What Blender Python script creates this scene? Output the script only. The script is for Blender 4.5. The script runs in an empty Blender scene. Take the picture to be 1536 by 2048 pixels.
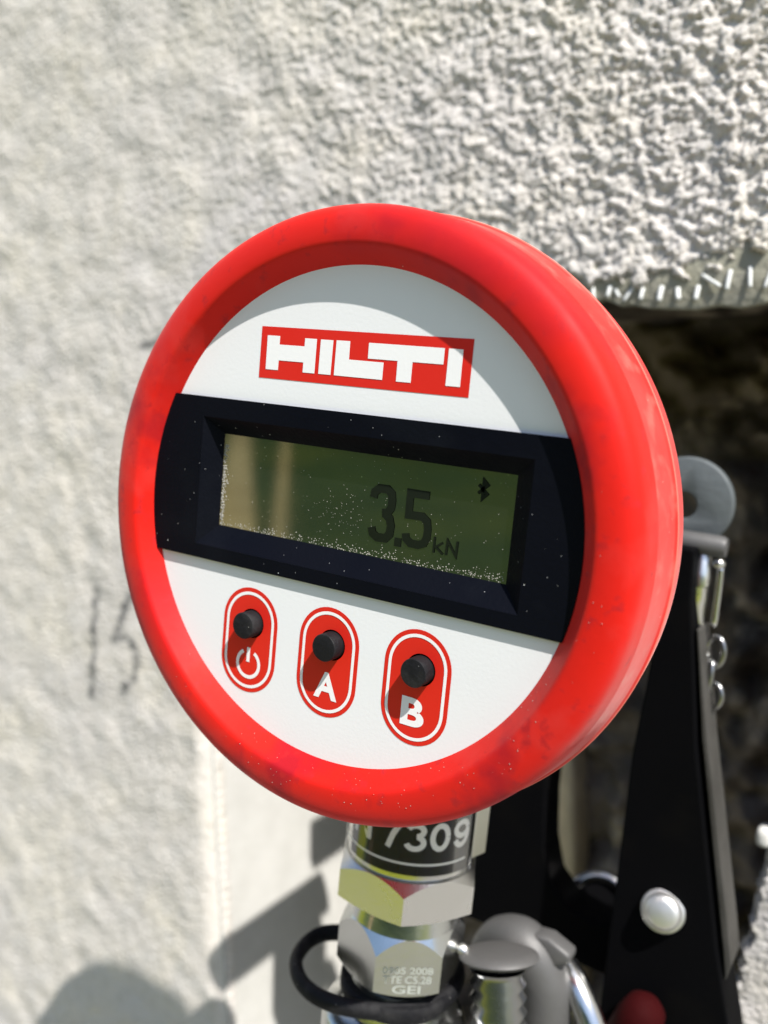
import bpy, bmesh, math, random
import numpy as np
from mathutils import Vector, Matrix
R_ = math.radians
SC = bpy.context.scene
COL = SC.collection
S = 0.032                       # one gauge unit = radius of the face plate, 32 mm

def W(p):                       # gauge frame (right, up, out of the face) -> world metres
    return Vector((p[0]*S, -p[2]*S, p[1]*S))

# ------------------------------------------------------------------ camera
CAM = (2.0063, 0.5612, 3.0230)
FWD = (-0.5087, -0.1391, -0.8496); DOWN = (0.1511, -0.986, 0.071); RIGHT = (0.8476, 0.0922, -0.5226)
cd = bpy.data.cameras.new("camera"); cam = bpy.data.objects.new("camera", cd); COL.objects.link(cam)
cd.sensor_fit = 'VERTICAL'; cd.sensor_height = 24.0; cd.sensor_width = 18.0; cd.lens = 24.0*1836.1/2048
m = Matrix.Identity(4)
for c, v in enumerate((RIGHT, tuple(-x for x in DOWN), tuple(-x for x in FWD))):
    w = Vector((v[0], -v[2], v[1])).normalized()
    for r in range(3): m[r][c] = w[r]
m.translation = W(CAM); cam.matrix_world = m
cd.clip_start = 0.005; cd.clip_end = 200
cd.dof.use_dof = True; cd.dof.focus_distance = 3.62*S; cd.dof.aperture_fstop = 12.0; cd.dof.aperture_blades = 0
SC.camera = cam
# ------------------------------------------------------------------ sky and sun
SUN = Vector((0.474, 0.827, 0.303)).normalized()      # gauge frame
sw = Vector((SUN[0], -SUN[2], SUN[1]))
world = bpy.data.worlds.new("World"); SC.world = world; world.use_nodes = True
nt = world.node_tree; bg = nt.nodes["Background"]
sky = nt.nodes.new("ShaderNodeTexSky"); sky.sky_type = 'NISHITA'; sky.sun_disc = False
sky.sun_elevation = math.asin(sw.z); sky.sun_rotation = math.atan2(sw.x, sw.y)
nt.links.new(sky.outputs[0], bg.inputs[0]); bg.inputs[1].default_value = 0.112
ld = bpy.data.lights.new("sun", 'SUN'); ld.energy = 5.0; ld.angle = R_(0.53); ld.color = (1.0, 0.965, 0.915)
lo = bpy.data.objects.new("sun", ld); COL.objects.link(lo)
lo.rotation_euler = sw.to_track_quat('Z', 'Y').to_euler()
SC.view_settings.view_transform = 'Standard'; SC.view_settings.look = 'None'
SC.view_settings.exposure = 0.56; SC.view_settings.gamma = 1.0
SC.cycles.max_bounces = 8; SC.cycles.transparent_max_bounces = 12

# ------------------------------------------------------------------ helpers
def mat(name, col, rough=0.5, metal=0.0, spec=0.5, coat=0.0, sheen=0.0, var=None, bump=None, specks=None, dust=None, alpha=None):
    """var=(scale, second colour, amount) noise mix; bump=(scale, strength, distance in units);
       specks=(scale, radius, colour); dust=(scale, lo, hi, colour)"""
    M = bpy.data.materials.new(name); M.use_nodes = True
    t = M.node_tree; N = t.nodes; L = t.links; b = N["Principled BSDF"]
    b.inputs['Roughness'].default_value = rough; b.inputs['Metallic'].default_value = metal
    b.inputs['Specular IOR Level'].default_value = spec; b.inputs['Coat Weight'].default_value = coat
    b.inputs['Coat Roughness'].default_value = 0.08
    b.inputs['Sheen Weight'].default_value = sheen; b.inputs['Sheen Roughness'].default_value = .45; b.inputs['Sheen Tint'].default_value = (1, .75, .72, 1)
    tc = N.new("ShaderNodeTexCoord"); src = tc.outputs['Object']
    rgb = N.new("ShaderNodeRGB"); rgb.outputs[0].default_value = (*col, 1); cur = rgb.outputs[0]
    def noise(scale, detail=4):
        n = N.new("ShaderNodeTexNoise"); n.inputs['Scale'].default_value = scale/S; n.inputs['Detail'].default_value = detail
        L.new(src, n.inputs['Vector']); return n.outputs[0]
    def ramp(f, lo_, hi_):
        r = N.new("ShaderNodeMapRange"); r.clamp = True
        r.inputs[1].default_value = lo_; r.inputs[2].default_value = hi_; L.new(f, r.inputs[0]); return r.outputs[0]
    def mix(f, c2):
        nonlocal cur
        x = N.new("ShaderNodeMix"); x.data_type = 'RGBA'; L.new(f, x.inputs[0]); L.new(cur, x.inputs[6])
        x.inputs[7].default_value = (*c2, 1); cur = x.outputs[2]
    if var:
        for v_ in (var if isinstance(var, list) else [var]):
            mix(ramp(noise(v_[0]), v_[3] if len(v_) > 3 else .35, v_[4] if len(v_) > 4 else .7), v_[1])
    if dust: mix(ramp(noise(dust[0], 8), dust[1], dust[2]), dust[3])
    if specks:
        for sp in (specks if isinstance(specks, list) else [specks]):
            v = N.new("ShaderNodeTexVoronoi"); v.inputs['Scale'].default_value = sp[0]/S; L.new(src, v.inputs['Vector'])
            d = N.new("ShaderNodeMath"); d.operation = 'LESS_THAN'; L.new(v.outputs['Distance'], d.inputs[0]); d.inputs[1].default_value = sp[1]
            sepc = N.new("ShaderNodeSeparateColor"); L.new(v.outputs['Color'], sepc.inputs[0])
            g = N.new("ShaderNodeMath"); g.operation = 'GREATER_THAN'; L.new(sepc.outputs[0], g.inputs[0]); g.inputs[1].default_value = sp[3]
            mu = N.new("ShaderNodeMath"); mu.operation = 'MULTIPLY'; L.new(d.outputs[0], mu.inputs[0]); L.new(g.outputs[0], mu.inputs[1])
            mix(mu.outputs[0], sp[2])
    L.new(cur, b.inputs['Base Color'])
    if bump:
        bn = N.new("ShaderNodeBump"); bn.inputs['Strength'].default_value = bump[1]; bn.inputs['Distance'].default_value = bump[2]*S
        L.new(noise(bump[0], 3), bn.inputs['Height']); L.new(bn.outputs[0], b.inputs['Normal'])
    rr = N.new("ShaderNodeMapRange"); rr.inputs[1].default_value = .3; rr.inputs[2].default_value = .7
    rr.inputs[3].default_value = rough*.78; rr.inputs[4].default_value = min(1, rough*1.25)
    L.new(noise(2.4, 7), rr.inputs[0]); L.new(rr.outputs[0], b.inputs['Roughness'])
    if alpha is not None:
        b.inputs['Alpha'].default_value = alpha
    return M

def mk(name, verts, faces, material, parent=None, base=(0, 0, 0), smooth=False, label=None, kind=None, mats=None):
    b = W(base)
    me = bpy.data.meshes.new(name)
    me.from_pydata([(W(v)-b)[:] for v in verts], [], faces)
    if smooth is not False:
        me.polygons.foreach_set("use_smooth", [True]*len(me.polygons))
        if smooth is not True: me.set_sharp_from_angle(angle=R_(smooth))
    me.materials.append(material); me.update()
    o = bpy.data.objects.new(name, me); COL.objects.link(o)
    if parent is not None: o.parent = parent
    else: o.location = b
    if label: o['label'] = label
    if kind: o['kind'] = kind
    return o

def tag(o, label, cat, group=None):
    o['label'] = label; o['category'] = cat
    if group: o['group'] = group
    return o

def thing(name, label, cat, base=(0, 0, 0), group=None):
    o = bpy.data.objects.new(name, None); COL.objects.link(o); o.location = W(base); o.empty_display_size = .01
    o['base'] = base
    return tag(o, label, cat, group)

def part(name, geo, material, parent, **k):
    root = parent
    while root.parent is not None: root = root.parent
    base = tuple(root['base']) if 'base' in root.keys() else (0, 0, 0)
    return mk(name, geo[0], geo[1], material, parent, base=base, **k)

def lathe(profile, c=(0, 0, 0), axis='z', seg=64, cap0=False, cap1=False, a0=0.0, a1=None):
    """profile: (r, h) pairs; axis 'z' out of the face, 'y' up, 'x' right, or a direction vector"""
    closed = a1 is None
    if isinstance(axis, str): ax = {'z': (0, 0, 1), 'y': (0, 1, 0), 'x': (1, 0, 0)}[axis]
    else: ax = axis
    ax = Vector(ax).normalized()
    if axis == 'y': e1, e2 = Vector((0, 0, 1)), Vector((1, 0, 0))     # azimuth 0 = out of the face, positive to the right
    else:
        e1 = Vector((1, 0, 0)) if abs(ax.x) < .9 else Vector((0, 1, 0))
        e1 = (e1-ax*e1.dot(ax)).normalized(); e2 = ax.cross(e1)
    n = seg if closed else seg+1
    V = []; F = []
    for r, h in profile:
        for i in range(n):
            t = (2*math.pi*i/seg) if closed else a0+(a1-a0)*i/seg
            V.append(tuple(Vector(c)+ax*h+(e1*math.cos(t)+e2*math.sin(t))*r))
    for j in range(len(profile)-1):
        for i in range(seg):
            k = (i+1) % n
            F.append((j*n+i, j*n+k, (j+1)*n+k, (j+1)*n+i))
    if cap0: F.append(tuple(range(n))[::-1])
    if cap1: F.append(tuple(range((len(profile)-1)*n, len(profile)*n)))
    return V, F

def fill2d(loops):
    bm = bmesh.new(); ed = []
    for lp in loops:
        vs = [bm.verts.new((x, y, 0)) for x, y in lp]
        for i in range(len(vs)): ed.append(bm.edges.new((vs[i], vs[(i+1) % len(vs)])))
    bmesh.ops.triangle_fill(bm, use_beauty=True, use_dissolve=False, edges=ed, normal=(0, 0, 1))
    bm.verts.index_update()
    V = [v.co.xy[:] for v in bm.verts]; F = []
    for f in bm.faces:
        f.normal_update()
        ix = [v.index for v in f.verts]
        F.append(tuple(ix if f.normal.z > 0 else ix[::-1]))
    bm.free(); return V, F

def flat(loops, z):
    V, F = fill2d(loops); return [(x, y, z) for x, y in V], F

def slab(loops, z0, z1):
    """filled outline with holes, front at z1, back at z0, walls all round"""
    V, F = fill2d(loops); n = len(V)
    VV = [(x, y, z1) for x, y in V]+[(x, y, z0) for x, y in V]
    FF = list(F)+[tuple(i+n for i in f[::-1]) for f in F]
    k = 0
    for lp in loops:
        area = sum(lp[i][0]*lp[(i+1) % len(lp)][1]-lp[(i+1) % len(lp)][0]*lp[i][1] for i in range(len(lp)))
        m_ = len(lp)
        for i in range(m_):
            a, b = k+i, k+(i+1) % m_
            FF.append((a, a+n, b+n, b) if (area > 0) == (lp is loops[0]) else (b, b+n, a+n, a))
        k += m_
    return VV, FF

def bevelled(geo, width, seg=2, ang=30):
    bm = bmesh.new(); vs = [bm.verts.new(v) for v in geo[0]]
    for f in geo[1]:
        try: bm.faces.new([vs[i] for i in f])
        except ValueError: pass
    bmesh.ops.recalc_face_normals(bm, faces=bm.faces)
    bmesh.ops.dissolve_limit(bm, angle_limit=R_(1), verts=bm.verts, edges=bm.edges)
    ed = [e for e in bm.edges if len(e.link_faces) == 2 and e.calc_face_angle(0) > R_(ang)]
    bmesh.ops.bevel(bm, geom=ed, offset=width, segments=seg, profile=.5, affect='EDGES', clamp_overlap=True)
    bm.verts.index_update()
    out = ([v.co[:] for v in bm.verts], [tuple(v.index for v in f.verts) for f in bm.faces]); bm.free(); return out

def circle(r, n=96, c=(0, 0), a0=0.0): return [(c[0]+r*math.cos(a0+2*math.pi*i/n), c[1]+r*math.sin(a0+2*math.pi*i/n)) for i in range(n)]
def stadium(c, hw, hh, n=24):
    o = []
    for i in range(n+1): a = math.pi*i/n; o.append((c[0]+hw*math.cos(a), c[1]+hh-hw+hw*math.sin(a)))
    for i in range(n+1): a = math.pi+math.pi*i/n; o.append((c[0]+hw*math.cos(a), c[1]-hh+hw+hw*math.sin(a)))
    return o
def rect(x0, x1, y0, y1): return [(x0, y0), (x1, y0), (x1, y1), (x0, y1)]

def spline(P, n=8):
    P = [Vector(p) for p in P]; out = []
    for i in range(len(P)-1):
        a = P[max(i-1, 0)]; b = P[i]; c = P[i+1]; d = P[min(i+2, len(P)-1)]
        for k in range(n):
            t = k/n
            out.append(.5*((2*b)+(c-a)*t+(2*a-5*b+4*c-d)*t*t+(3*b-a-3*c+d)*t**3))
    out.append(P[-1]); return out

def tube(P, rad, seg=12, n=8, closed=False, flatn=None, up=(0, 1, 0)):
    """swept tube along points; rad scalar, list or (side, up) radii"""
    if closed:
        Q = spline(list(P)+[P[0]], n)[:-1] if n > 1 else [Vector(p) for p in P]
    else: Q = spline(P, n) if n > 1 else [Vector(p) for p in P]
    m_ = len(Q); V = []; F = []
    for i, q in enumerate(Q):
        a = Q[(i-1) % m_] if (closed or i > 0) else q
        b = Q[(i+1) % m_] if (closed or i < m_-1) else q
        t = (b-a).normalized(); u = Vector(up); u = (u-t*u.dot(t)).normalized(); s = t.cross(u)
        if isinstance(rad, tuple): ru, rs = rad[1], rad[0]
        elif isinstance(rad, list):
            f = i/(m_-1)*(len(rad)-1); k = min(int(f), len(rad)-2); ru = rs = rad[k]+(rad[k+1]-rad[k])*(f-k)
        else: ru = rs = rad
        for j in range(seg):
            th = 2*math.pi*j/seg; V.append(tuple(q+u*ru*math.cos(th)+s*rs*math.sin(th)))
    for i in range(m_ if closed else m_-1):
        for j in range(seg):
            k = (j+1) % seg; i2 = (i+1) % m_
            F.append((i*seg+j, i2*seg+j, i2*seg+k, i*seg+k))
    if not closed: F.append(tuple(range(seg))); F.append(tuple(range((m_-1)*seg, m_*seg))[::-1])
    return V, F

def multi(gs):
    V = []; F = []
    for g in gs:
        k = len(V); V += list(g[0]); F += [tuple(i+k for i in f) for f in g[1]]
    return V, F

def box(x0, x1, y0, y1, z0, z1):
    V = [(x, y, z) for z in (z0, z1) for y in (y0, y1) for x in (x0, x1)]
    return V, [(0, 2, 3, 1), (4, 5, 7, 6), (0, 1, 5, 4), (2, 6, 7, 3), (0, 4, 6, 2), (1, 3, 7, 5)]

def glyph(txt, x0, x1, y0, y1, bold=0.0):
    """letter outline of the built-in font, fitted to a rectangle -> 2D verts, faces"""
    cu = bpy.data.curves.new("glyph", 'FONT'); cu.body = txt; cu.size = 1; cu.offset = bold; cu.resolution_u = 6
    ob = bpy.data.objects.new("glyph", cu); COL.objects.link(ob)
    me = bpy.data.meshes.new_from_object(ob.evaluated_get(bpy.context.evaluated_depsgraph_get()))
    V = [v.co.xy[:] for v in me.vertices]; F = [tuple(p.vertices) for p in me.polygons]
    bpy.data.objects.remove(ob); bpy.data.curves.remove(cu); bpy.data.meshes.remove(me)
    xs = [v[0] for v in V]; ys = [v[1] for v in V]
    V = [(x0+(x-min(xs))/(max(xs)-min(xs))*(x1-x0), y0+(y-min(ys))/(max(ys)-min(ys))*(y1-y0)) for x, y in V]
    return V, F

# ------------------------------------------------------------------ materials
M_red = mat("red_rubber", (.61, .011, .006), .5, spec=.16, sheen=.10, bump=(14, .06, .02),
            dust=(.9, .54, .70, (.43, .008, .014)), var=[(3.5, (.58, .05, .045), 1, .56, .95), (2.6, (.36, .006, .012), 1, .60, .72), (16, (.42, .012, .014), 1, .60, .74)], specks=[(16, .035, (.75, .45, .4), .96)])
M_skirt = mat("dusty_red_rubber", (.60, .016, .011), .55, spec=.2, sheen=.22, bump=(14, .06, .02), var=[(2.2, (.56, .055, .045), 1, .35, .7), (9, (.52, .13, .10), 1, .52, .8)],
              specks=[(30, .07, (.75, .5, .42), .9)])
M_seam = mat("worn_seam", (.66, .16, .12), .6, spec=.2)
M_white = mat("white_sticker", (.80, .80, .80), .38, spec=.4, bump=(70, .12, .004), specks=(7, .02, (.05, .05, .05), .95))
M_print_red = mat("red_print", (.66, .020, .011), .42, spec=.3, bump=(70, .1, .004))
M_print_white = mat("white_print", (.86, .85, .84), .4, spec=.4, bump=(70, .1, .004))
M_black = mat("black_plastic", (.0030, .0036, .0065), .48, spec=.06, bump=(60, .25, .006), dust=(2.2, .55, .95, (.009, .0105, .014)),
              specks=[(22, .055, (.5, .5, .48), .82), (48, .09, (.3, .3, .3), .86)])
M_lcd = mat("green_lcd", (.19, .235, .185), .05, metal=.97, spec=.5, var=[(1.1, (.23, .25, .15), 1, .42, .72), (1.9, (.16, .21, .175), 1, .5, .8)],
            specks=[(20, .05, (.8, .85, .75), .86), (40, .09, (.5, .56, .46), .84)])
M_seg = mat("lcd_segment", (.008, .0115, .0065), .4, spec=.2)
M_rub = mat("black_rubber", (.0085, .0085, .010), .65, spec=.18, bump=(45, .4, .01), dust=(9, .5, .85, (.035, .034, .034)), specks=(40, .1, (.25, .24, .23), .86))
M_dirt = mat("pale_dust", (.31, .295, .26), .9, spec=.1)
M_zinc = mat("zinc", (.66, .67, .66), .22, metal=1.0, var=(3, (.56, .57, .55), 1), bump=(30, .06, .01))
M_steel = mat("bright_steel", (.72, .72, .72), .2, metal=1.0, bump=(40, .05, .01))
M_satin = mat("satin_zinc", (.76, .75, .72), .30, metal=1.0, bump=(50, .06, .01))
M_dark_steel = mat("dark_steel", (.34, .34, .34), .28, metal=1.0, bump=(40, .05, .01))
M_dull = mat("dull_zinc", (.70, .69, .67), .42, metal=.92, bump=(50, .06, .01))
M_mark = mat("engraved_mark", (.52, .54, .50), .6, metal=.5, spec=.3)
M_alu = mat("grey_casting", (.10, .098, .096), .52, metal=.25, bump=(25, .15, .01))
M_blk = mat("black_paint", (.0025, .0025, .003), .65, spec=.03, bump=(20, .08, .02), dust=(3, .55, .9, (.005, .0045, .004)))
M_lit_dust = mat("sunlit_dusty_edge", (.060, .057, .052), .7, spec=.15, var=(4, (.04, .038, .034), 1), bump=(30, .3, .01))
M_shaded_red = mat("shaded_red_paint", (.028, .0008, .0012), .8, spec=.1, bump=(20, .1, .01))  # red darkened to put the knob's shade into its colour
M_washer = mat("grey_washer", (.095, .108, .112), .6, metal=.1, bump=(18, .2, .02))
M_label = mat("black_label", (.004, .004, .005), .2, spec=.15)
M_eps = mat("white_insulation", (.60, .59, .555), .7, spec=.15, var=(3.5, (.54, .53, .495), 1), bump=(16, .3, .02))
M_base = mat("base_coat", (.30, .29, .22), .75, spec=.2, var=(5, (.30, .29, .24), 1), bump=(18, .5, .03))
M_fibre = mat("glass_fibre", (.72, .73, .70), .45, spec=.5)
M_conc = mat("dark_concrete", (.20, .165, .138), .9, spec=.1, var=[(1.0, (.06, .05, .043), 1, .38, .62), (2.2, (.48, .41, .34), 1, .55, .75)], bump=(9, .8, .05))
M_ridge = mat("sandy_render", (.62, .52, .36), .85, spec=.1, var=(2.5, (.42, .35, .25), 1), bump=(12, .5, .04))
M_tape = mat("cream_tape", (.72, .68, .58), .45, spec=.4)
M_ground = mat("pale_paving", (.24, .23, .215), .85, spec=.2, var=(.05, (.19, .185, .17), 1))
M_reflector = mat("reflector_yellow", (.20, .215, .010), .9, spec=.05, var=(.02, (.15, .17, .010), 1))
M_tan = mat("tan_reflection", (.58, .40, .24), .9, spec=.1, var=(.05, (.46, .30, .17), 1))
M_field = mat("green_field", (.052, .075, .030), .9, spec=.1, var=[(.012, (.080, .092, .028), 1, .45, .6), (.03, (.035, .055, .024), 1)])
M_hedge = mat("hedge_leaves", (.045, .075, .022), .8, spec=.2, var=(.08, (.02, .04, .012), 1, .4, .6))
# clear plastic sleeve
M_clear = bpy.data.materials.new("clear_plastic"); M_clear.use_nodes = True
t = M_clear.node_tree; N = t.nodes; N.remove(N["Principled BSDF"])
tr = N.new("ShaderNodeBsdfTransparent"); tr.inputs[0].default_value = (.93, .93, .91, 1)
gl = N.new("ShaderNodeBsdfGlossy"); gl.inputs['Roughness'].default_value = .07; gl.inputs[0].default_value = (1, 1, 1, 1)
df = N.new("ShaderNodeBsdfDiffuse"); df.inputs[0].default_value = (.7, .69, .64, 1)
fr = N.new("ShaderNodeFresnel"); fr.inputs[0].default_value = 1.45
mx0 = N.new("ShaderNodeMixShader"); mx0.inputs[0].default_value = .03
mx = N.new("ShaderNodeMixShader")
t.links.new(tr.outputs[0], mx0.inputs[1]); t.links.new(df.outputs[0], mx0.inputs[2])
fm = N.new('ShaderNodeMath'); fm.operation = 'MULTIPLY'; fm.inputs[1].default_value = .2; t.links.new(fr.outputs[0], fm.inputs[0]); t.links.new(fm.outputs[0], mx.inputs[0]); t.links.new(mx0.outputs[0], mx.inputs[1]); t.links.new(gl.outputs[0], mx.inputs[2])
t.links.new(mx.outputs[0], N["Material Output"].inputs[0])
# plaster with pencil marks stored on the vertices
M_plas = mat("white_plaster", (.64, .598, .535), .85, spec=.12, var=[(.45, (.585, .552, .53), 1, .4, .65), (1.3, (.68, .63, .545), 1, .5, .7), (5, (.60, .575, .54), 1, .45, .75), (10, (.50, .465, .41), 1, .52, .8), (24, (.40, .37, .33), 1, .62, .8)], bump=(34, .45, .02))
t = M_plas.node_tree; N = t.nodes; b = N["Principled BSDF"]
at = N.new("ShaderNodeAttribute"); at.attribute_name = "pencil"
xm = N.new("ShaderNodeMix"); xm.data_type = 'RGBA'
old = b.inputs['Base Color'].links[0].from_socket
t.links.new(at.outputs['Fac'], xm.inputs[0]); t.links.new(old, xm.inputs[6]); xm.inputs[7].default_value = (.13, .13, .13, 1)
t.links.new(xm.outputs[2], b.inputs['Base Color'])

# ------------------------------------------------------------------ the wall
WZ = -2.75                                                  # plaster surface
rng = np.random.default_rng(7)
def band(shape, step, wl, bw, ang=0.0, stretch=1.0):
    """band-passed random relief with unit variance; wl wavelength in units"""
    h, w = shape
    f = np.fft.rfft2(rng.standard_normal(shape))
    fy = np.fft.fftfreq(h, step)[:, None]; fx = np.fft.rfftfreq(w, step)[None, :]
    c, s = math.cos(ang), math.sin(ang)
    a = (fx*c+fy*s)*stretch; b_ = (-fx*s+fy*c)
    fr_ = np.hypot(a, b_)+1e-9
    f *= np.exp(-(np.log(fr_*wl)/bw)**2/2)
    n = np.fft.irfft2(f, s=shape); return n/n.std()
def inside(U, V, poly):
    r = np.zeros(U.shape, bool); n = len(poly)
    for i in range(n):
        x0, y0 = poly[i]; x1, y1 = poly[(i+1) % n]
        if y0 == y1: continue
        c = ((y0 > V) != (y1 > V)) & (U < (x1-x0)*(V-y0)/(y1-y0)+x0); r ^= c
    return r
def segdist(U, V, P):
    d = np.full(U.shape, 9.0)
    for (x0, y0), (x1, y1) in zip(P[:-1], P[1:]):
        dx, dy = x1-x0, y1-y0; t_ = np.clip(((U-x0)*dx+(V-y0)*dy)/(dx*dx+dy*dy), 0, 1)
        d = np.minimum(d, np.hypot(U-x0-t_*dx, V-y0-t_*dy))
    return d
def grid_mesh(name, U, V, Z, keep, material, parent, base, pencil=None, swap=False):
    h, w = U.shape; b_ = np.array(W(base)[:])
    co = np.stack([U*S, -Z*S, V*S], -1).reshape(-1, 3)-b_
    idx = np.arange(h*w).reshape(h, w)
    q = np.stack([idx[:-1, :-1], idx[:-1, 1:], idx[1:, 1:], idx[1:, :-1]], -1)[keep].reshape(-1, 4)
    used = np.unique(q); mp = np.full(h*w, -1); mp[used] = np.arange(len(used)); q = mp[q]; co = co[used]
    me = bpy.data.meshes.new(name)
    me.vertices.add(len(co)); me.vertices.foreach_set("co", co.astype(np.float32).ravel())
    me.loops.add(q.size); me.loops.foreach_set("vertex_index", q.astype(np.int32).ravel())
    me.polygons.add(len(q)); me.polygons.foreach_set("loop_start", np.arange(0, q.size, 4, dtype=np.int32))
    me.polygons.foreach_set("use_smooth", np.ones(len(q), bool))
    if pencil is not None:
        a_ = me.attributes.new("pencil", 'FLOAT', 'POINT'); a_.data.foreach_set("value", pencil.ravel()[used].astype(np.float32))
    me.materials.append(material); me.update(); me.validate()
    o = bpy.data.objects.new(name, me); COL.objects.link(o); o.parent = parent; return o

# outline of the cut opening (wall plane), roughly square to an axis turned 9 degrees
OP = [(-3.56, .80), (-.12, 1.35), (.30, 1.36), (.65, 1.43), (.95, 1.57), (1.49, 1.62), (1.47, -2.0), (1.40, -3.13), (1.20, -7.0), (-2.33, -7.0), (-2.65, -4.95), (-3.015, -2.61)]
wall = thing("plaster_wall", "rough pale plastered wall with a cut opening and pencil marks", "wall", (0, -8, WZ)); WB = (0, -8, WZ)
st = 0.0128
us = np.arange(-8.3, 3.2, st); vs = np.arange(-8.4, 5.2, st); U, V = np.meshgrid(us, vs)
def grains_field(U, V, cell, ang, stretch):
    """rounded grains packed side by side: (height 0..1, random value of the grain)"""
    c, s_ = math.cos(ang), math.sin(ang)
    X = (U*c+V*s_)/cell*stretch; Y = (-U*s_+V*c)/cell
    X = X-X.min()+2; Y = Y-Y.min()+2
    nx, ny = int(X.max())+4, int(Y.max())+4
    jx, jy, jh = rng.random((3, ny, nx)).astype(np.float32)
    ix, iy = X.astype(int), Y.astype(int)
    best = np.full(U.shape, 9., np.float32); second = best.copy(); hv = np.zeros(U.shape, np.float32)
    for dy in (-1, 0, 1):
        for dx in (-1, 0, 1):
            gx, gy = ix+dx, iy+dy
            d = np.hypot(gx+jx[gy, gx]-X, gy+jy[gy, gx]-Y)
            nearer = d < best
            second = np.where(nearer, best, np.minimum(second, d)); hv = np.where(nearer, jh[gy, gx], hv); best = np.where(nearer, d, best)
    return np.clip((second-best)/.45, 0, 1)**.6, hv
n1 = band(U.shape, st, .13, .45, R_(-35), 1.3); n2 = band(U.shape, st, .055, .4, R_(-30), 1.15); n4 = band(U.shape, st, .034, .25); n0 = band(U.shape, st, .7, .5); n3 = band(U.shape, st, .24, .45, R_(-30), 1.3)
g1, h1 = grains_field(U+.016*n1+.010*n2, V+.016*n3+.010*n2, .080, R_(-32), .80)
g2, h2 = grains_field(U+.010*n2, V+.010*n1, .046, R_(20), .9)
rough_ = np.clip((U+3.4)/3.8, 0, 1)*np.clip((V+1.8)/2.6, 0, 1)
amp = .17+.93*rough_
H = amp*(.026*(g1*(.30+.70*h1)-.45)+.009*np.tanh(n1+.6*n3))+(.66+.44*rough_)*(.0105*(g2*(.4+.6*h2)-.4)+.0035*n2+.0018*n4)+.005*n0
led = segdist(U, V, [OP[0], OP[11], OP[10], OP[9]]); fd = np.clip(1-led/.16, 0, 1)**2
H = H*(1-.75*fd)-.10*fd
jm = np.clip(led/.6-.1, 0, 1)
opn = inside(U+(.010*n1+.010*n3)*jm, V+(.035*n3+.03*n1)*jm, OP)
Z = WZ+H
ring = np.zeros_like(opn)
for k in range(3):                                            # two rows of vertices turn back into the wall: the plaster's cut edge
    src_ = ~opn if k == 0 else (~opn | ring)
    d_ = src_.copy(); d_[1:] |= src_[:-1]; d_[:-1] |= src_[1:]; d_[:, 1:] |= src_[:, :-1]; d_[:, :-1] |= src_[:, 1:]
    new = d_ & opn & ~ring; ring |= new
    Z[new] = WZ-.02-.04*k-(.03*np.abs(n2)*(1-fd))[new]-.10*fd[new]
keepv = ~opn | ring
keep = keepv[:-1, :-1] & keepv[1:, :-1] & keepv[:-1, 1:] & keepv[1:, 1:]
pen = np.zeros_like(U)
marks = [[(-4.47, -1.60), (-4.455, -2.10), (-4.45, -2.60)], [(-4.03, -1.55), (-4.12, -1.78), (-4.19, -1.99)],
         [(-4.19, -1.99), (-4.05, -1.93), (-3.95, -1.96), (-3.88, -2.12), (-3.92, -2.30), (-4.07, -2.47)], [(-4.03, .67), (-3.92, .71), (-3.70, .74)]]
for mk_ in marks:
    d_ = segdist(U+.012*n1, V+.012*n3, mk_); pen = np.maximum(pen, np.clip(1.35-d_/.046, 0, 1)*np.clip(.80+.25*n1, .5, .95))
for d0, w0, k0 in ((segdist(U, V, [(-6.6, 2.96), (-5.6, 2.92), (-5.0, 3.0)]), .22, .12), (segdist(U, V, [(-2.2, -9), (-2.2, -8.5)]), .1, .0)):
    pen = np.maximum(pen, np.clip(1-d0/w0, 0, 1)*k0)
grid_mesh("plaster", U, V, Z, keep, M_plas, wall, WB, pen)
# outlying wall beyond the modelled relief: a frame of four sheets
for x0, x1, y0, y1 in ((-70, -8.28, -32, 60), (3.17, 70, -32, 60), (-8.28, 3.17, 5.16, 60), (-8.28, 3.17, -32, -8.38)):
    part("plaster_field", ([(x0, y0, WZ), (x1, y0, WZ), (x1, y1, WZ), (x0, y1, WZ)], [(0, 1, 2, 3)]), M_plas, wall)
# insulation board: cut faces round the opening
n = len(OP); ZB = -5.3
cx, cy = -.9, -2.6
inn = [(x+(cx-x)*.003, y+(cy-y)*.003) for x, y in OP]
for a_, b_ in ((9, 11), (0, 5), (5, 8), (8, 9)):
    pts = OP[a_:b_+1] if a_ < b_ else OP[a_:]
    if a_ == 9: pts = OP[9:]+[OP[0]]
    Vv = []; Ff = []
    out = [(x+(x-cx)*.05, y+(y-cy)*.05) for x, y in pts]
    for (x, y), (xo, yo) in zip(pts, out):
        Vv += [(x, y, WZ-.075), (x, y, ZB), (xo, yo, WZ-.075)]
    for i in range(len(pts)-1):
        k = 3*i
        Ff += [(k, k+1, k+4, k+3), (k, k+3, k+5, k+2)]
    part("insulation_board" if a_ in (9, 8) else "shaded_reveal", (Vv, Ff), M_eps if a_ in (9, 8) else M_conc, wall)  # top and right insulation faces take the dark concrete colour to stand for shade
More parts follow.
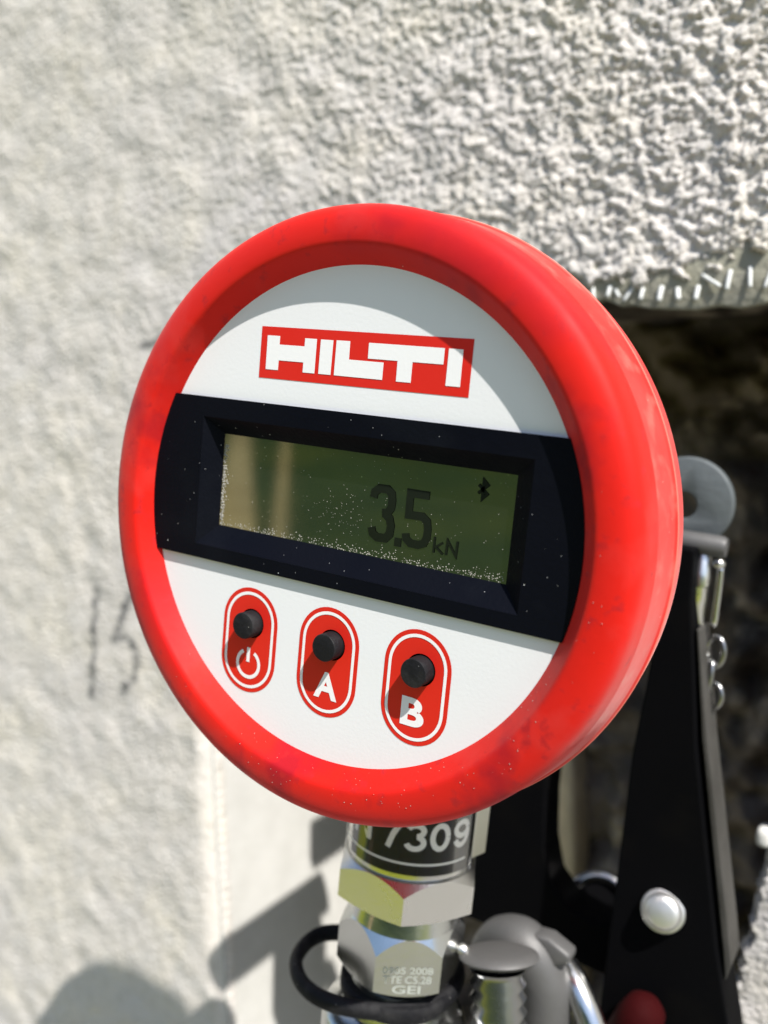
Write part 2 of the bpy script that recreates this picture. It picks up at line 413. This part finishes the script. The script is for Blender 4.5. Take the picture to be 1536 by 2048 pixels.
# base coat strip with cut mesh fibres under the upper edge
lower = [(-1.2, 1.02), (-.3, 1.13), (-.06, 1.17), (.0, 1.215), (.06, 1.20), (.12, 1.175), (.2, 1.185), (.30, 1.17), (.43, 1.168), (.6, 1.17), (.72, 1.20), (.85, 1.19), (1.0, 1.225), (1.2, 1.235), (1.46, 1.25)]
upper = [(1.46, 1.70), (.95, 1.66), (.65, 1.52), (.3, 1.45), (-.12, 1.43), (-1.2, 1.27)]
part("base_coat_strip", bevelled(slab([lower+upper], -2.86, -2.765), .012), M_base, wall, smooth=40)
random.seed(4)
for u, v, l_, tilt in ((-.145, 1.235, .10, 0), (-.051, 1.241, .11, .01), (.049, 1.26, .10, 0), (.105, 1.25, .07, .02), (.177, 1.248, .13, -.02), (.259, 1.25, .10, 0), (.374, 1.254, .13, 0), (.481, 1.257, .10, .01),
                       (.593, 1.266, .12, 0), (.665, 1.34, .10, .06), (.765, 1.345, .17, 0), (.884, 1.365, .18, .01), (.985, 1.36, .16, -.01), (1.10, 1.37, .15, .02)):
    l_ *= .68
    g = tube([(u-tilt, v+l_/2, -2.765), (u, v, -2.745), (u+tilt, v-l_/2, -2.735)], .010+.007*random.random(), 6, 3)
    part("mesh_strand", g, M_fibre, wall, smooth=True)
# concrete behind
us = np.arange(-4.6, 2.6, .05); vs = np.arange(-7.6, 2.4, .05); U2, V2 = np.meshgrid(us, vs)
c1 = band(U2.shape, .05, .6, .5); c2 = band(U2.shape, .05, .22, .4)
grid_mesh("concrete", U2, V2, ZB+.07*c1+.02*c2, np.ones((U2.shape[0]-1, U2.shape[1]-1), bool), M_conc, wall, WB)
g = bevelled(slab([[(-.87, -2.0), (-.36, -5.2), (-.12, -5.2), (-.60, -2.0)]], ZB-.1, ZB+.35), .06, 3)
part("render_ridge", g, M_ridge, wall, smooth=50)
part("plaster_crumb", bevelled(box(1.38, 1.47, -2.0, -1.88, -2.86, -2.72), .035, 3), M_eps, wall, smooth=60)
# ground sheet
o = mk("ground", [(-1500, -31, -900), (1500, -31, -900), (1500, -31, 3000), (-1500, -31, 3000)], [(0, 3, 2, 1)], M_ground, kind="structure")

mk("unseen_field", [(-1500, -30.7, 78), (1500, -30.7, 78), (1500, -30.7, 3000), (-1500, -30.7, 3000)], [(0, 3, 2, 1)], M_field, kind="structure")  # out-of-view field, added for its green reflection in the display
o = mk("yellow_reflector", [(-1500, -30.85, 34), (1500, -30.85, 34), (1500, -30.85, 90), (-1500, -30.85, 90)], [(0, 3, 2, 1)], M_reflector, kind="structure")  # unseen yellow-green sheet, added so the upper nut reflects that colour
# unseen hedge, added for its dark green reflection in display and metal
hx = np.arange(-560, 561, 4.0); hy = np.arange(0, 1.001, 1/70)
HU, HT = np.meshgrid(hx, hy)
hn = band(HU.shape, 2.2, 9, .6); hm = band(HU.shape, 2.2, 30, .5)
zf = np.where(HT < .45, 400., np.where(HT < .55, 400+(HT-.45)*300, 430.)); yf = np.where(HT < .45, -31+HT/.45*112, np.where(HT < .55, 81., 81-(HT-.55)/.45*112))
zf = zf+np.sign(HT-.5)*(hn*1.2+hm*2.5); yf = yf+np.where((HT > .42) & (HT < .58), hn*1.5+hm*3, 0)
zz = (100, 200, 390)
for c0, w0 in ((-.846, 11.0), (-.765, 3.4)):                  # two unseen sandy strips, added to put tan streaks into the display
    pv = [(2+c0*(z+3)+q*w0/2, -30.5, z) for z in zz for q in (-1, 1)]
    mk("reflection_strip", pv, [(0, 2, 3, 1), (2, 4, 5, 3)], M_tan, kind="structure")
hd = thing("backdrop", "unseen tall dark green clipped hedge mirrored in the display and metal parts", "backdrop", (0, -31, 415))
grid_mesh("foliage", HU, yf, zf, np.ones((HU.shape[0]-1, HU.shape[1]-1), bool), M_hedge, hd, (0, -31, 415))
# ------------------------------------------------------------------ digital gauge
ga = thing("digital_gauge", "round red digital gauge with a green display reading 3.5 kN", "gauge", (0, -2.6, -.9))
prof = [(.985, -.02), (1.0, 0.0), (1.03, .034), (1.058, .068), (1.066, .077), (1.074, .081), (1.085, .083), (1.11, .084), (1.14, .082), (1.165, .077), (1.185, .070),
        (1.202, .060), (1.213, .048), (1.221, .032), (1.226, .012), (1.229, -.02), (1.234, -.09), (1.240, -.18), (1.245, -.262), (1.2475, -.272), (1.252, -.276), (1.2535, -.281), (1.252, -.286), (1.246, -.290), (1.245, -.30), (1.243, -.38), (1.236, -.425), (1.215, -.455), (1.18, -.465), (.9, -.468)]
rg = part("protective_ring", lathe(prof[:17], seg=288), M_red, ga, smooth=True)
part("skirt", lathe(prof[16:], seg=288), M_skirt, rg, smooth=True, label="dusty faded side of the red ring")
part("seam", lathe([(1.2505, -.2765), (1.2555, -.2795), (1.2560, -.2810), (1.2555, -.2825), (1.2505, -.2855)], seg=288), M_seam, rg, smooth=True)
part("rear_case", lathe([(.99, -.44), (.96, -.52), (.92, -.56), (.0, -.565)], seg=96), M_blk, ga, smooth=50)
BT = [(-.410, -.512), (.010, -.511), (.426, -.513)]
fp = part("face_plate", flat([circle(1.006, 192), rect(-.73, .785, -.205, .335)]+[circle(.066, 32, c) for c in BT], 0.0), M_white, ga)
part("button_well", ([(-.7, -.7, -.05), (.7, -.7, -.05), (.7, -.3, -.05), (-.7, -.3, -.05)], [(0, 1, 2, 3)]), M_blk, ga)
# maker's panel with its letters
lg = part("logo_panel", flat([[(-.471, .5345), (.5075, .5345), (.5075, .7455), (-.471, .7455)]], .0012), M_print_red, ga)
HI = {'H': [(-.437, .571), (-.372, .571), (-.372, .611), (-.246, .611), (-.246, .571), (-.187, .571), (-.187, .7075), (-.246, .7075), (-.246, .675), (-.373, .675), (-.373, .7095), (-.438, .7095)],
      'I': [(-.168, .571), (-.108, .571), (-.107, .707), (-.168, .707)],
      'L': [(-.092, .571), (.134, .570), (.134, .636), (-.026, .637), (-.027, .708), (-.092, .708)],
      'T': [(.196, .569), (.261, .569), (.261, .6465), (.392, .6465), (.392, .706), (.060, .707), (.061, .6465), (.195, .6465)],
      'J': [(.409, .570), (.4695, .570), (.4685, .7055), (.409, .706)]}
for k, lp in HI.items(): part("letter", flat([lp], .0024), M_print_white, lg)
# black display surround with a recessed window
def arcband(r, y0, y1, nn=40):
    o = []
    a0, a1 = math.asin(y0/r), math.asin(y1/r)
    for i in range(nn+1): a = a0+(a1-a0)*i/nn; o.append((r*math.cos(a), r*math.sin(a)))
    for i in range(nn+1): a = a1+(a0-a1)*i/nn; o.append((-r*math.cos(a), r*math.sin(a)))
    return o
BO = rect(-.745, .800, -.214, .346); WI = rect(-.676, .712, -.127, .276)
V1, F1 = fill2d([arcband(1.012, -.2755, .4315), BO]); n1_ = len(V1)
VV = [(x, y, .020) for x, y in V1]; FF = list(F1)
m1 = 82                                                       # outer wall down to the sticker
for i in range(m1):
    x, y = V1[i]; VV.append((x, y, -.004))
for i in range(m1):
    k = (i+1) % m1; FF.append((i, n1_+i, n1_+k, k))
fr_ = part("display_frame", (VV, FF), M_black, ga)
zb, zw = .0196, -.052
for i, nm in enumerate(("bottom", "right", "top", "left")):
    k = (i+1) % 4
    g = ([(*BO[i], zb), (*BO[k], zb), (*WI[k], zw), (*WI[i], zw)], [(0, 1, 2, 3)])
    part("bevel", g, M_black, fr_)
sc_ = part("display_screen", flat([rect(-.72, .76, -.17, .32)], -.0515), M_lcd, ga)
def strokes(P, w, z):
    """one mitred ribbon along a polyline"""
    P = [Vector(p) for p in P]; L_ = []; Rr = []
    for i, p in enumerate(P):
        a = (p-P[i-1]).normalized() if i > 0 else None; b_ = (P[i+1]-p).normalized() if i < len(P)-1 else None
        if a is None: a = b_
        if b_ is None: b_ = a
        na = Vector((-a.y, a.x)); nb = Vector((-b_.y, b_.x)); nn = (na+nb).normalized(); k = w/2/max(.35, nn.dot(na))
        L_.append(p+nn*k); Rr.append(p-nn*k)
    m_ = len(P); return [(q.x, q.y, z) for q in L_+Rr], [(i, m_+i, m_+i+1, i+1) for i in range(m_-1)]
zt = -.0485
part("digit", multi([strokes([(.112, .108), (.116, .132), (.136, .148), (.174, .149), (.194, .134), (.199, .108), (.197, .078), (.182, .056), (.158, .053)], .034, zt),
                     strokes([(.174, .050), (.194, .036), (.203, .008), (.200, -.026), (.182, -.045), (.144, -.047), (.122, -.034), (.114, -.010)], .034, zt+.0004)]), M_seg, sc_)
part("digit", strokes([(.362, .150), (.278, .150), (.278, .064), (.340, .066), (.362, .050), (.368, .020), (.367, -.012), (.356, -.036), (.332, -.046), (.296, -.045), (.276, -.030), (.272, -.010)], .032, zt), M_seg, sc_)
part("decimal_point", flat([rect(.226, .256, -.068, -.034)], zt), M_seg, sc_)
part("unit_mark", multi([strokes([(.402, -.064), (.402, -.002)], .009, zt), strokes([(.438, -.020), (.410, -.040), (.442, -.064)], .009, zt+.0004),
                         strokes([(.456, -.064), (.458, -.008), (.498, -.062), (.500, -.004)], .010, zt)]), M_seg, sc_)
part("wireless_symbol", multi([strokes([(.563, .222), (.600, .190), (.582, .172), (.582, .240), (.600, .224), (.563, .190)], .012, zt)]), M_seg, sc_)
# the three button plates
for i, ((bx, by), ox, sym) in enumerate(zip(BT, (-.419, -.006, .411), ('power', 'A', 'B'))):
    oc = (ox, -.588)
    bp = part("button_plate", flat([stadium(oc, .1475, .2305), circle(.064, 32, (bx, by))], .0012), M_print_red, ga)
    part("outline", flat([stadium(oc, .1295, .2125), stadium(oc, .1165, .1995)], .0024), M_print_white, bp)
    hb = .063
    part("button", lathe([(.057, -.04), (.057, hb-.006), (.054, hb-.001), (.050, hb), (.0, hb)], (bx, by, 0), 'z', 40), M_rub, ga, smooth=40)
    if sym == 'power':
        c = (-.414, -.692); rr = .059
        arc = [(c[0]+rr*math.cos(a), c[1]+rr*math.sin(a)) for a in (R_(90+30+300*k/40) for k in range(41))]
        part("power_symbol", multi([strokes(arc, .0155, .0024), strokes([(c[0]-.002, c[1]+.072), (c[0]-.002, c[1]+.008)], .017, .0028)]), M_print_white, bp)
    else:
        x0, x1, y0, y1 = (-.060, .056, -.7425, -.629) if sym == 'A' else (.357, .461, -.745, -.630)
        Vg, Fg = glyph(sym, x0, x1, y0, y1, .035)
        part("letter", ([(x, y, .0024) for x, y in Vg], Fg), M_print_white, bp)
# grains of dust lying in the window corner and on the ring
def grains(spots):
    V = []; F = []
    for (x, y, z, r) in spots:
        k = len(V)
        ph = random.random()*6.28
        for j in range(5): V.append((x+r*math.cos(ph+j*1.257)*random.uniform(.6, 1.2), y+r*math.sin(ph+j*1.257)*random.uniform(.6, 1.2), z))
        V.append((x, y, z+r*.8))
        F += [(k+j, k+(j+1) % 5, k+5) for j in range(5)]
    return V, F
random.seed(11); sp = []
for _ in range(420):
    u = random.uniform(-.67, .70); sp.append((u, -.127+abs(random.gauss(0, .013))*(1+.9*max(0, u)), -.0515, random.uniform(.0012, .0036)))
for _ in range(200):
    v = random.uniform(-.127, .23); sp.append((-.674+abs(random.gauss(0, .012)), v, -.0515, random.uniform(.002, .0065)))
for _ in range(150): sp.append((random.uniform(-.66, .70), random.uniform(-.12, .26), -.0515, random.uniform(.0008, .0022)))
for _ in range(70): sp.append((random.gauss(-.03, .07), random.gauss(.03, .05), -.0515, random.uniform(.0008, .0024)))
part("dust", grains(sp), M_dirt, sc_, kind="stuff")
sp = []
for _ in range(110):
    a = R_(random.gauss(-62, 34)); r = random.uniform(1.01, 1.15); z = .084 if r > 1.07 else (r-1.0)*1.15
    sp.append((r*math.cos(a), r*math.sin(a), z, random.uniform(.0008, .0026)))
part("dust", grains(sp), M_dirt, ga, kind="stuff")
# stem, sleeve, label and nuts
SX, SZ = 0.0, -.90
def stemlathe(pr, **k): return lathe(pr, (SX, 0, SZ), 'y', **k)
part("stem", stemlathe([(.0, -.47), (.30, -.47), (.318, -.49), (.318, -1.76), (.30, -1.77), (.30, -1.80)], seg=64), M_steel, ga, smooth=40)
part("neck", stemlathe([(.25, -1.95), (.255, -1.985), (.262, -2.01), (.2825, -2.092)], seg=64), M_zinc, ga, smooth=40)
def onstem(az, v, r): return (SX+r*math.sin(az), v, SZ+r*math.cos(az))
lb = part("serial_label", ([onstem(R_(a), v, .3275) for v in (-1.732, -1.1) for a in np.linspace(-36, 96, 50)], [(i, i+1, i+51, i+50) for i in range(49)]), M_label, ga, smooth=True)
def arc2(c, rx, ry, a0, a1, n_=14): return [(c[0]+rx*math.cos(R_(a0+(a1-a0)*i/n_)), c[1]+ry*math.sin(R_(a0+(a1-a0)*i/n_))) for i in range(n_+1)]
CH = {'N': ([[(.1, 0), (.1, 1)], [(.12, .96), (.88, .04)], [(.9, 0), (.9, 1)]]), '7': [[(.05, .9), (.88, .9), (.58, .5), (.36, 0)]],
      '3': [arc2((.47, .72), .36, .19, 165, -62)+arc2((.46, .30), .40, .215, 62, -165)], '0': [arc2((.5, .5), .37, .41, 0, 359, 28)],
      '9': [arc2((.5, .67), .36, .24, 0, 359, 24), arc2((.48, .5), .385, .41, 22, -150, 16)]}
for ch, a0, a1 in (('N', -31, -9), ('7', 1, 19), ('3', 22, 40), ('0', 42.5, 61), ('9', 64, 83)):
    wd = R_(a1-a0)*.329; ht = .142; gs = []
    for q, P in enumerate(CH[ch]):
        Vg, Fg = strokes([(x*wd, y*ht) for x, y in P], .027, 0)
        gs.append(([onstem(R_(a0)+x/.329, -1.607+y, .3290+.0004*q) for x, y, _ in Vg], Fg))
    part("character", multi(gs), M_print_white, lb)
part("underline", ([onstem(R_(a), v, .3290) for v in (-1.680, -1.668) for a in np.linspace(-55, 81, 50)], [(i, i+1, i+51, i+50) for i in range(49)]), M_print_white, lb)
part("clear_sleeve", stemlathe([(.334, -1.0), (.334, -1.745), (.337, -1.752), (.337, -1.757), (.332, -1.760)], seg=72), M_clear, ga, smooth=50)
fl = [onstem(R_(a), v, r) for v in (-1.70, -1.1) for a, r in ((90, .337), (94, .341), (98, .350), (102, .362), (106, .376))]
part("tape_flap", (fl+[(x-.004, y, z-.014) for x, y, z in fl], [(i, i+1, i+6, i+5) for i in range(4)]+[(i+11, i+10, i+15, i+16) for i in range(4)]+[(4, 14, 19, 9), (0, 10, 11, 1), (1, 11, 12, 2), (2, 12, 13, 3), (3, 13, 14, 4)]), M_tape, ga, smooth=True)
def nut(Rc, az0, zb_, zt_, rbot, rtop, kb=.42, kt=.55):
    """hexagon nut with conical chamfers; corner radius Rc, one corner at az0"""
    a = Rc*math.cos(math.pi/6); V = []; F = []; n_ = 96
    for i in range(n_):
        th = 2*math.pi*i/n_; ph = (th % (math.pi/3))-math.pi/6; r = a/math.cos(ph); az = R_(az0)+th
        cb = (r-a)*kb+.002; ct = (r-a)*kt+.002
        for rr, v in ((rbot, zb_), (a-.003, zb_), (r, zb_+cb), (r, zt_-ct), (a-.003, zt_), (rtop, zt_)): V.append(onstem(az, v, rr))
    for i in range(n_):
        k = (i+1) % n_
        for j in range(5): F.append((i*6+j, k*6+j, k*6+j+1, i*6+j+1))
    return V, F
part("hex_nut", nut(.382, 26, -1.978, -1.772, .25, .25, .30, .95), M_satin, ga, label="upper hex nut with large bright flats")
h2 = part("hex_nut", nut(.327, 7, -2.392, -2.092, .22, .27, .55, 2.0), M_zinc, ga, label="lower zinc hex nut with engraved letters")
Rf = .327*math.cos(math.pi/6)+.0015
for txt, x0, x1, y0, y1, bo in (("0905 2008", -.125, .125, -2.268, -2.232, .012), ("TTE C5.28", -.12, .12, -2.318, -2.278, .012), ("GEI", -.07, .07, -2.372, -2.328, .02)):
    Vg, Fg = glyph(txt, x0, x1, y0, y1, bo); azf = R_(37)
    part("engraving", ([(SX+Rf*math.sin(azf)+x*math.cos(azf), y, SZ+Rf*math.cos(azf)-x*math.sin(azf)) for x, y in Vg], Fg), M_mark, h2)
part("lower_fitting", stemlathe([(.20, -2.37), (.20, -2.47), (.27, -2.49), (.27, -2.60), (.355, -2.64), (.375, -2.68), (.375, -5.6), (.34, -5.64), (.0, -5.64)], seg=64), M_zinc, ga, smooth=40)

# black loop strap round the stem
stp = thing("loop_strap", "black rubber loop strap hanging around the metal stem under the hex nuts", "strap", (0, -2.52, -.9))
LP = [(-.40, -1.10), (-.525, -.99), (-.55, -.85), (-.50, -.69), (-.37, -.57), (-.21, -.535), (-.03, -.59), (.13, -.70), (.245, -.86), (.27, -1.02), (.20, -1.20), (.02, -1.29), (-.20, -1.24)]
part("loop", tube([(x, -2.50, z) for x, z in LP], (.036, .046), 12, 6, closed=True), M_rub, stp, smooth=True)
part("collar", lathe([(.245, -2.46), (.285, -2.46), (.295, -2.475), (.295, -2.53), (.285, -2.545), (.245, -2.545)], (SX, 0, SZ), 'y', 56), M_rub, stp, smooth=40)

# ------------------------------------------------------------------ pull tester behind the gauge
fr = thing("tester_frame", "black painted steel frame of the pull tester standing in the wall opening", "tester frame", (.9, -4.6, -2.1))
part("leg_plate", bevelled(slab([[(.82, -.17), (.945, -.17), (.965, -.44), (1.102, -1.248), (1.356, -2.319), (1.50, -2.80), (1.95, -4.6), (.70, -4.6), (.78, -3.04), (.779, -2.566), (.766, -1.35), (.79, -.99)][::-1]], -2.32, -2.0), .012), M_blk, fr)
part("sunlit_edge", bevelled(slab([[(1.005, -.60), (1.022, -.60), (1.150, -1.2), (1.395, -2.2), (1.44, -2.40), (1.42, -2.50), (1.385, -2.33), (1.118, -1.2)][::-1]], -2.28, -2.04), .012), M_lit_dust, fr)  # dusty side of the leg plate, its sunlit tone put into the colour
part("bridge_plate", bevelled(slab([[(-.30, -1.2), (.17, -1.2), (.179, -1.948), (.213, -2.274), (.28, -2.487), (.412, -2.605), (.58, -2.638), (.80, -2.60), (.80, -2.95), (-.30, -2.95)][::-1]], -2.62, -2.34), .02), M_blk, fr)
part("unseen_bar", box(-.05, .05, .54, 1.0, -3.2, -2.40), M_blk, fr)  # hidden bar, added for its upright shadow on the left reveal
part("unseen_block", bevelled(box(-.15, .15, -1.15, -.25, -2.6, -1.87), .05, 3), M_blk, fr, smooth=50)  # hidden block, added for the lower shadow on the left reveal
part("unseen_spindle", lathe([(.0, -1.0), (.14, -1.0), (.15, -1.02), (.15, -2.6), (.0, -2.6)], (.05, .17, 0), 'z', 40), M_steel, fr, smooth=40)  # hidden rod, placed to throw the diagonal shadow band on the reveal
bolt = part("bolt", lathe([(.0, .085), (.06, .083), (.085, .075), (.098, .055), (.105, .03), (.118, .025), (.122, .012), (.12, 0), (.0, 0)], (1.054, -2.205, -2.0), (.12, .25, 1), 40), M_dull, fr, smooth=50)
kn = thing("red_knob", "red painted knob with shade darkened into its colour, low in front of the black leg plate", "knob", (1.03, -2.95, -1.85))
part("grip", lathe([(.0, -.25), (.10, -.25), (.13, -.22), (.13, .0), (.11, .10), (.06, .15), (.0, .16)], (1.03, -2.83, -1.9), (.35, 1, .1), 32), M_shaded_red, kn, smooth=50)
part("spigot", lathe([(.05, -.9), (.05, -.24)], (1.03, -2.72, -1.85), (.2, 1, .1), 24), M_steel, kn, smooth=50)
cap = thing("chrome_collar", "shiny chrome collar half hidden behind the curved black frame", "collar", (.50, -2.76, -2.8))
part("rim", lathe([(.16, .0), (.185, .03), (.215, .03), (.235, .0), (.235, -.25)], (.50, -2.76, -2.75), (.15, .5, 1), 48), M_steel, cap, smooth=True)
part("plug", lathe([(.0, -.03), (.165, -.03)], (.50, -2.76, -2.75), (.15, .5, 1), 32), M_blk, cap)
el = thing("pipe_elbow", "grey cast metal elbow beside the threaded bolt at the bottom edge", "pipe fitting", (.6, -3.6, -1.5))
part("bend", tube([(.20, -2.62, -1.6), (.30, -2.48, -1.55), (.44, -2.42, -1.5), (.56, -2.52, -1.5), (.62, -2.75, -1.5), (.66, -3.6, -1.5)], [.10, .13, .145, .14, .135, .15], 24, 8), M_alu, el, smooth=True)
part("lug", bevelled(slab([[(.50, -2.30), (.60, -2.29), (.73, -2.34), (.72, -2.40), (.62, -2.46), (.5, -2.5)][::-1]], -1.56, -1.44), .02), M_alu, el, smooth=50)
pp = thing("chrome_tube", "bright chrome tube curving down beside the grey elbow", "tube", (.85, -3.5, -1.6))
part("curve", tube([(.66, -2.52, -1.62), (.76, -2.58, -1.56), (.86, -2.70, -1.52), (.95, -2.88, -1.5), (1.02, -3.5, -1.5)], .075, 20, 8), M_steel, pp, smooth=True)
tb = thing("threaded_bolt", "thick threaded bolt with a domed flange cap next to the stem", "bolt", (.49, -3.6, -1.1))
pr = []; v = -.85; k = 0; TA = (-.235, .965, -.19)
while v < -.05: pr.append((.143 if k % 2 else .120, v)); v += .034; k += 1
part("shank", lathe(pr, (.452, -2.262, -1.1), TA, 40), M_dark_steel, tb, smooth=True)
part("flange", lathe([(.12, -.03), (.185, -.025), (.205, -.008), (.20, .005), (.15, .025), (.08, .037), (.0, .04)], (.462, -2.262, -1.1), TA, 48), M_alu, tb, smooth=60)
part("lock_ball", lathe([(.0, -.035), (.02, -.028), (.033, -.012), (.035, 0), (.033, .012), (.02, .028), (0, .035)], (.300, -2.262, -1.02), 'y', 20), M_satin, tb, smooth=True)
wa = thing("grey_washer", "large grey steel washer showing beside the rim of the red gauge", "washer", (.80, .04, -2.3))
part("disc", bevelled(slab([circle(.262, 56, (.795, .045)), circle(.075, 32, (.785, .03))], -2.38, -2.30), .012), M_washer, wa, smooth=50)
pn = thing("hook_pin", "short grey metal pin under the washer carrying the hanging hook", "pin", (.95, -.165, -2.2))
part("shank", lathe([(.0, .70), (.055, .70), (.062, 0.82), (.062, 1.05), (.052, 1.075), (.0, 1.08)], (0, -.155, -2.18), 'x', 24), M_alu, pn, smooth=50)
hk = thing("snap_hook", "small bright snap hook hanging from the pin beside the red gauge", "hook", (.96, -.7, -2.2))
part("body", tube([(.955, -.20, -2.2), (.962, -.33, -2.17), (.962, -.45, -2.17), (.975, -.58, -2.19), (1.0, -.72, -2.2), (1.05, -.78, -2.2)], [.045, .055, .052, .036, .028, .026], 14, 8), M_satin, hk, smooth=True)
part("gate", tube([(1.055, -.26, -2.2), (1.06, -.42, -2.2), (1.062, -.60, -2.2)], .02, 10, 4), M_steel, hk, smooth=True)
part("nose", lathe([(0, -.035), (.025, -.02), (.035, 0), (.025, .02), (0, .035)], (1.05, -.245, -2.17), 'y', 18), M_satin, hk, smooth=True)
for i, (c, rx, ry, yaw, lab) in enumerate((((1.09, -.74), .052, .085, .3, "upper steel chain link hooked below the bright snap hook"), ((1.085, -.88), .04, .085, 1.35, "middle small chain link between two others beside the gauge"), ((1.115, -.985), .05, .07, .4, "lowest chain link dangling over the dark concrete"))):
    P = [(c[0]+rx*math.cos(a)*math.cos(yaw), c[1]+ry*math.sin(a), -2.2+rx*math.cos(a)*math.sin(yaw)) for a in (2*math.pi*j/14 for j in range(14))]
    o = mk("chain_link", *tube(P, .017, 8, 2, closed=True, up=(.3, .2, 1)), M_steel, base=(c[0], c[1], -2.2), smooth=True)
    o.data.materials[0] = M_dark_steel
    tag(o, lab, "chain link", "chain links below the hook")
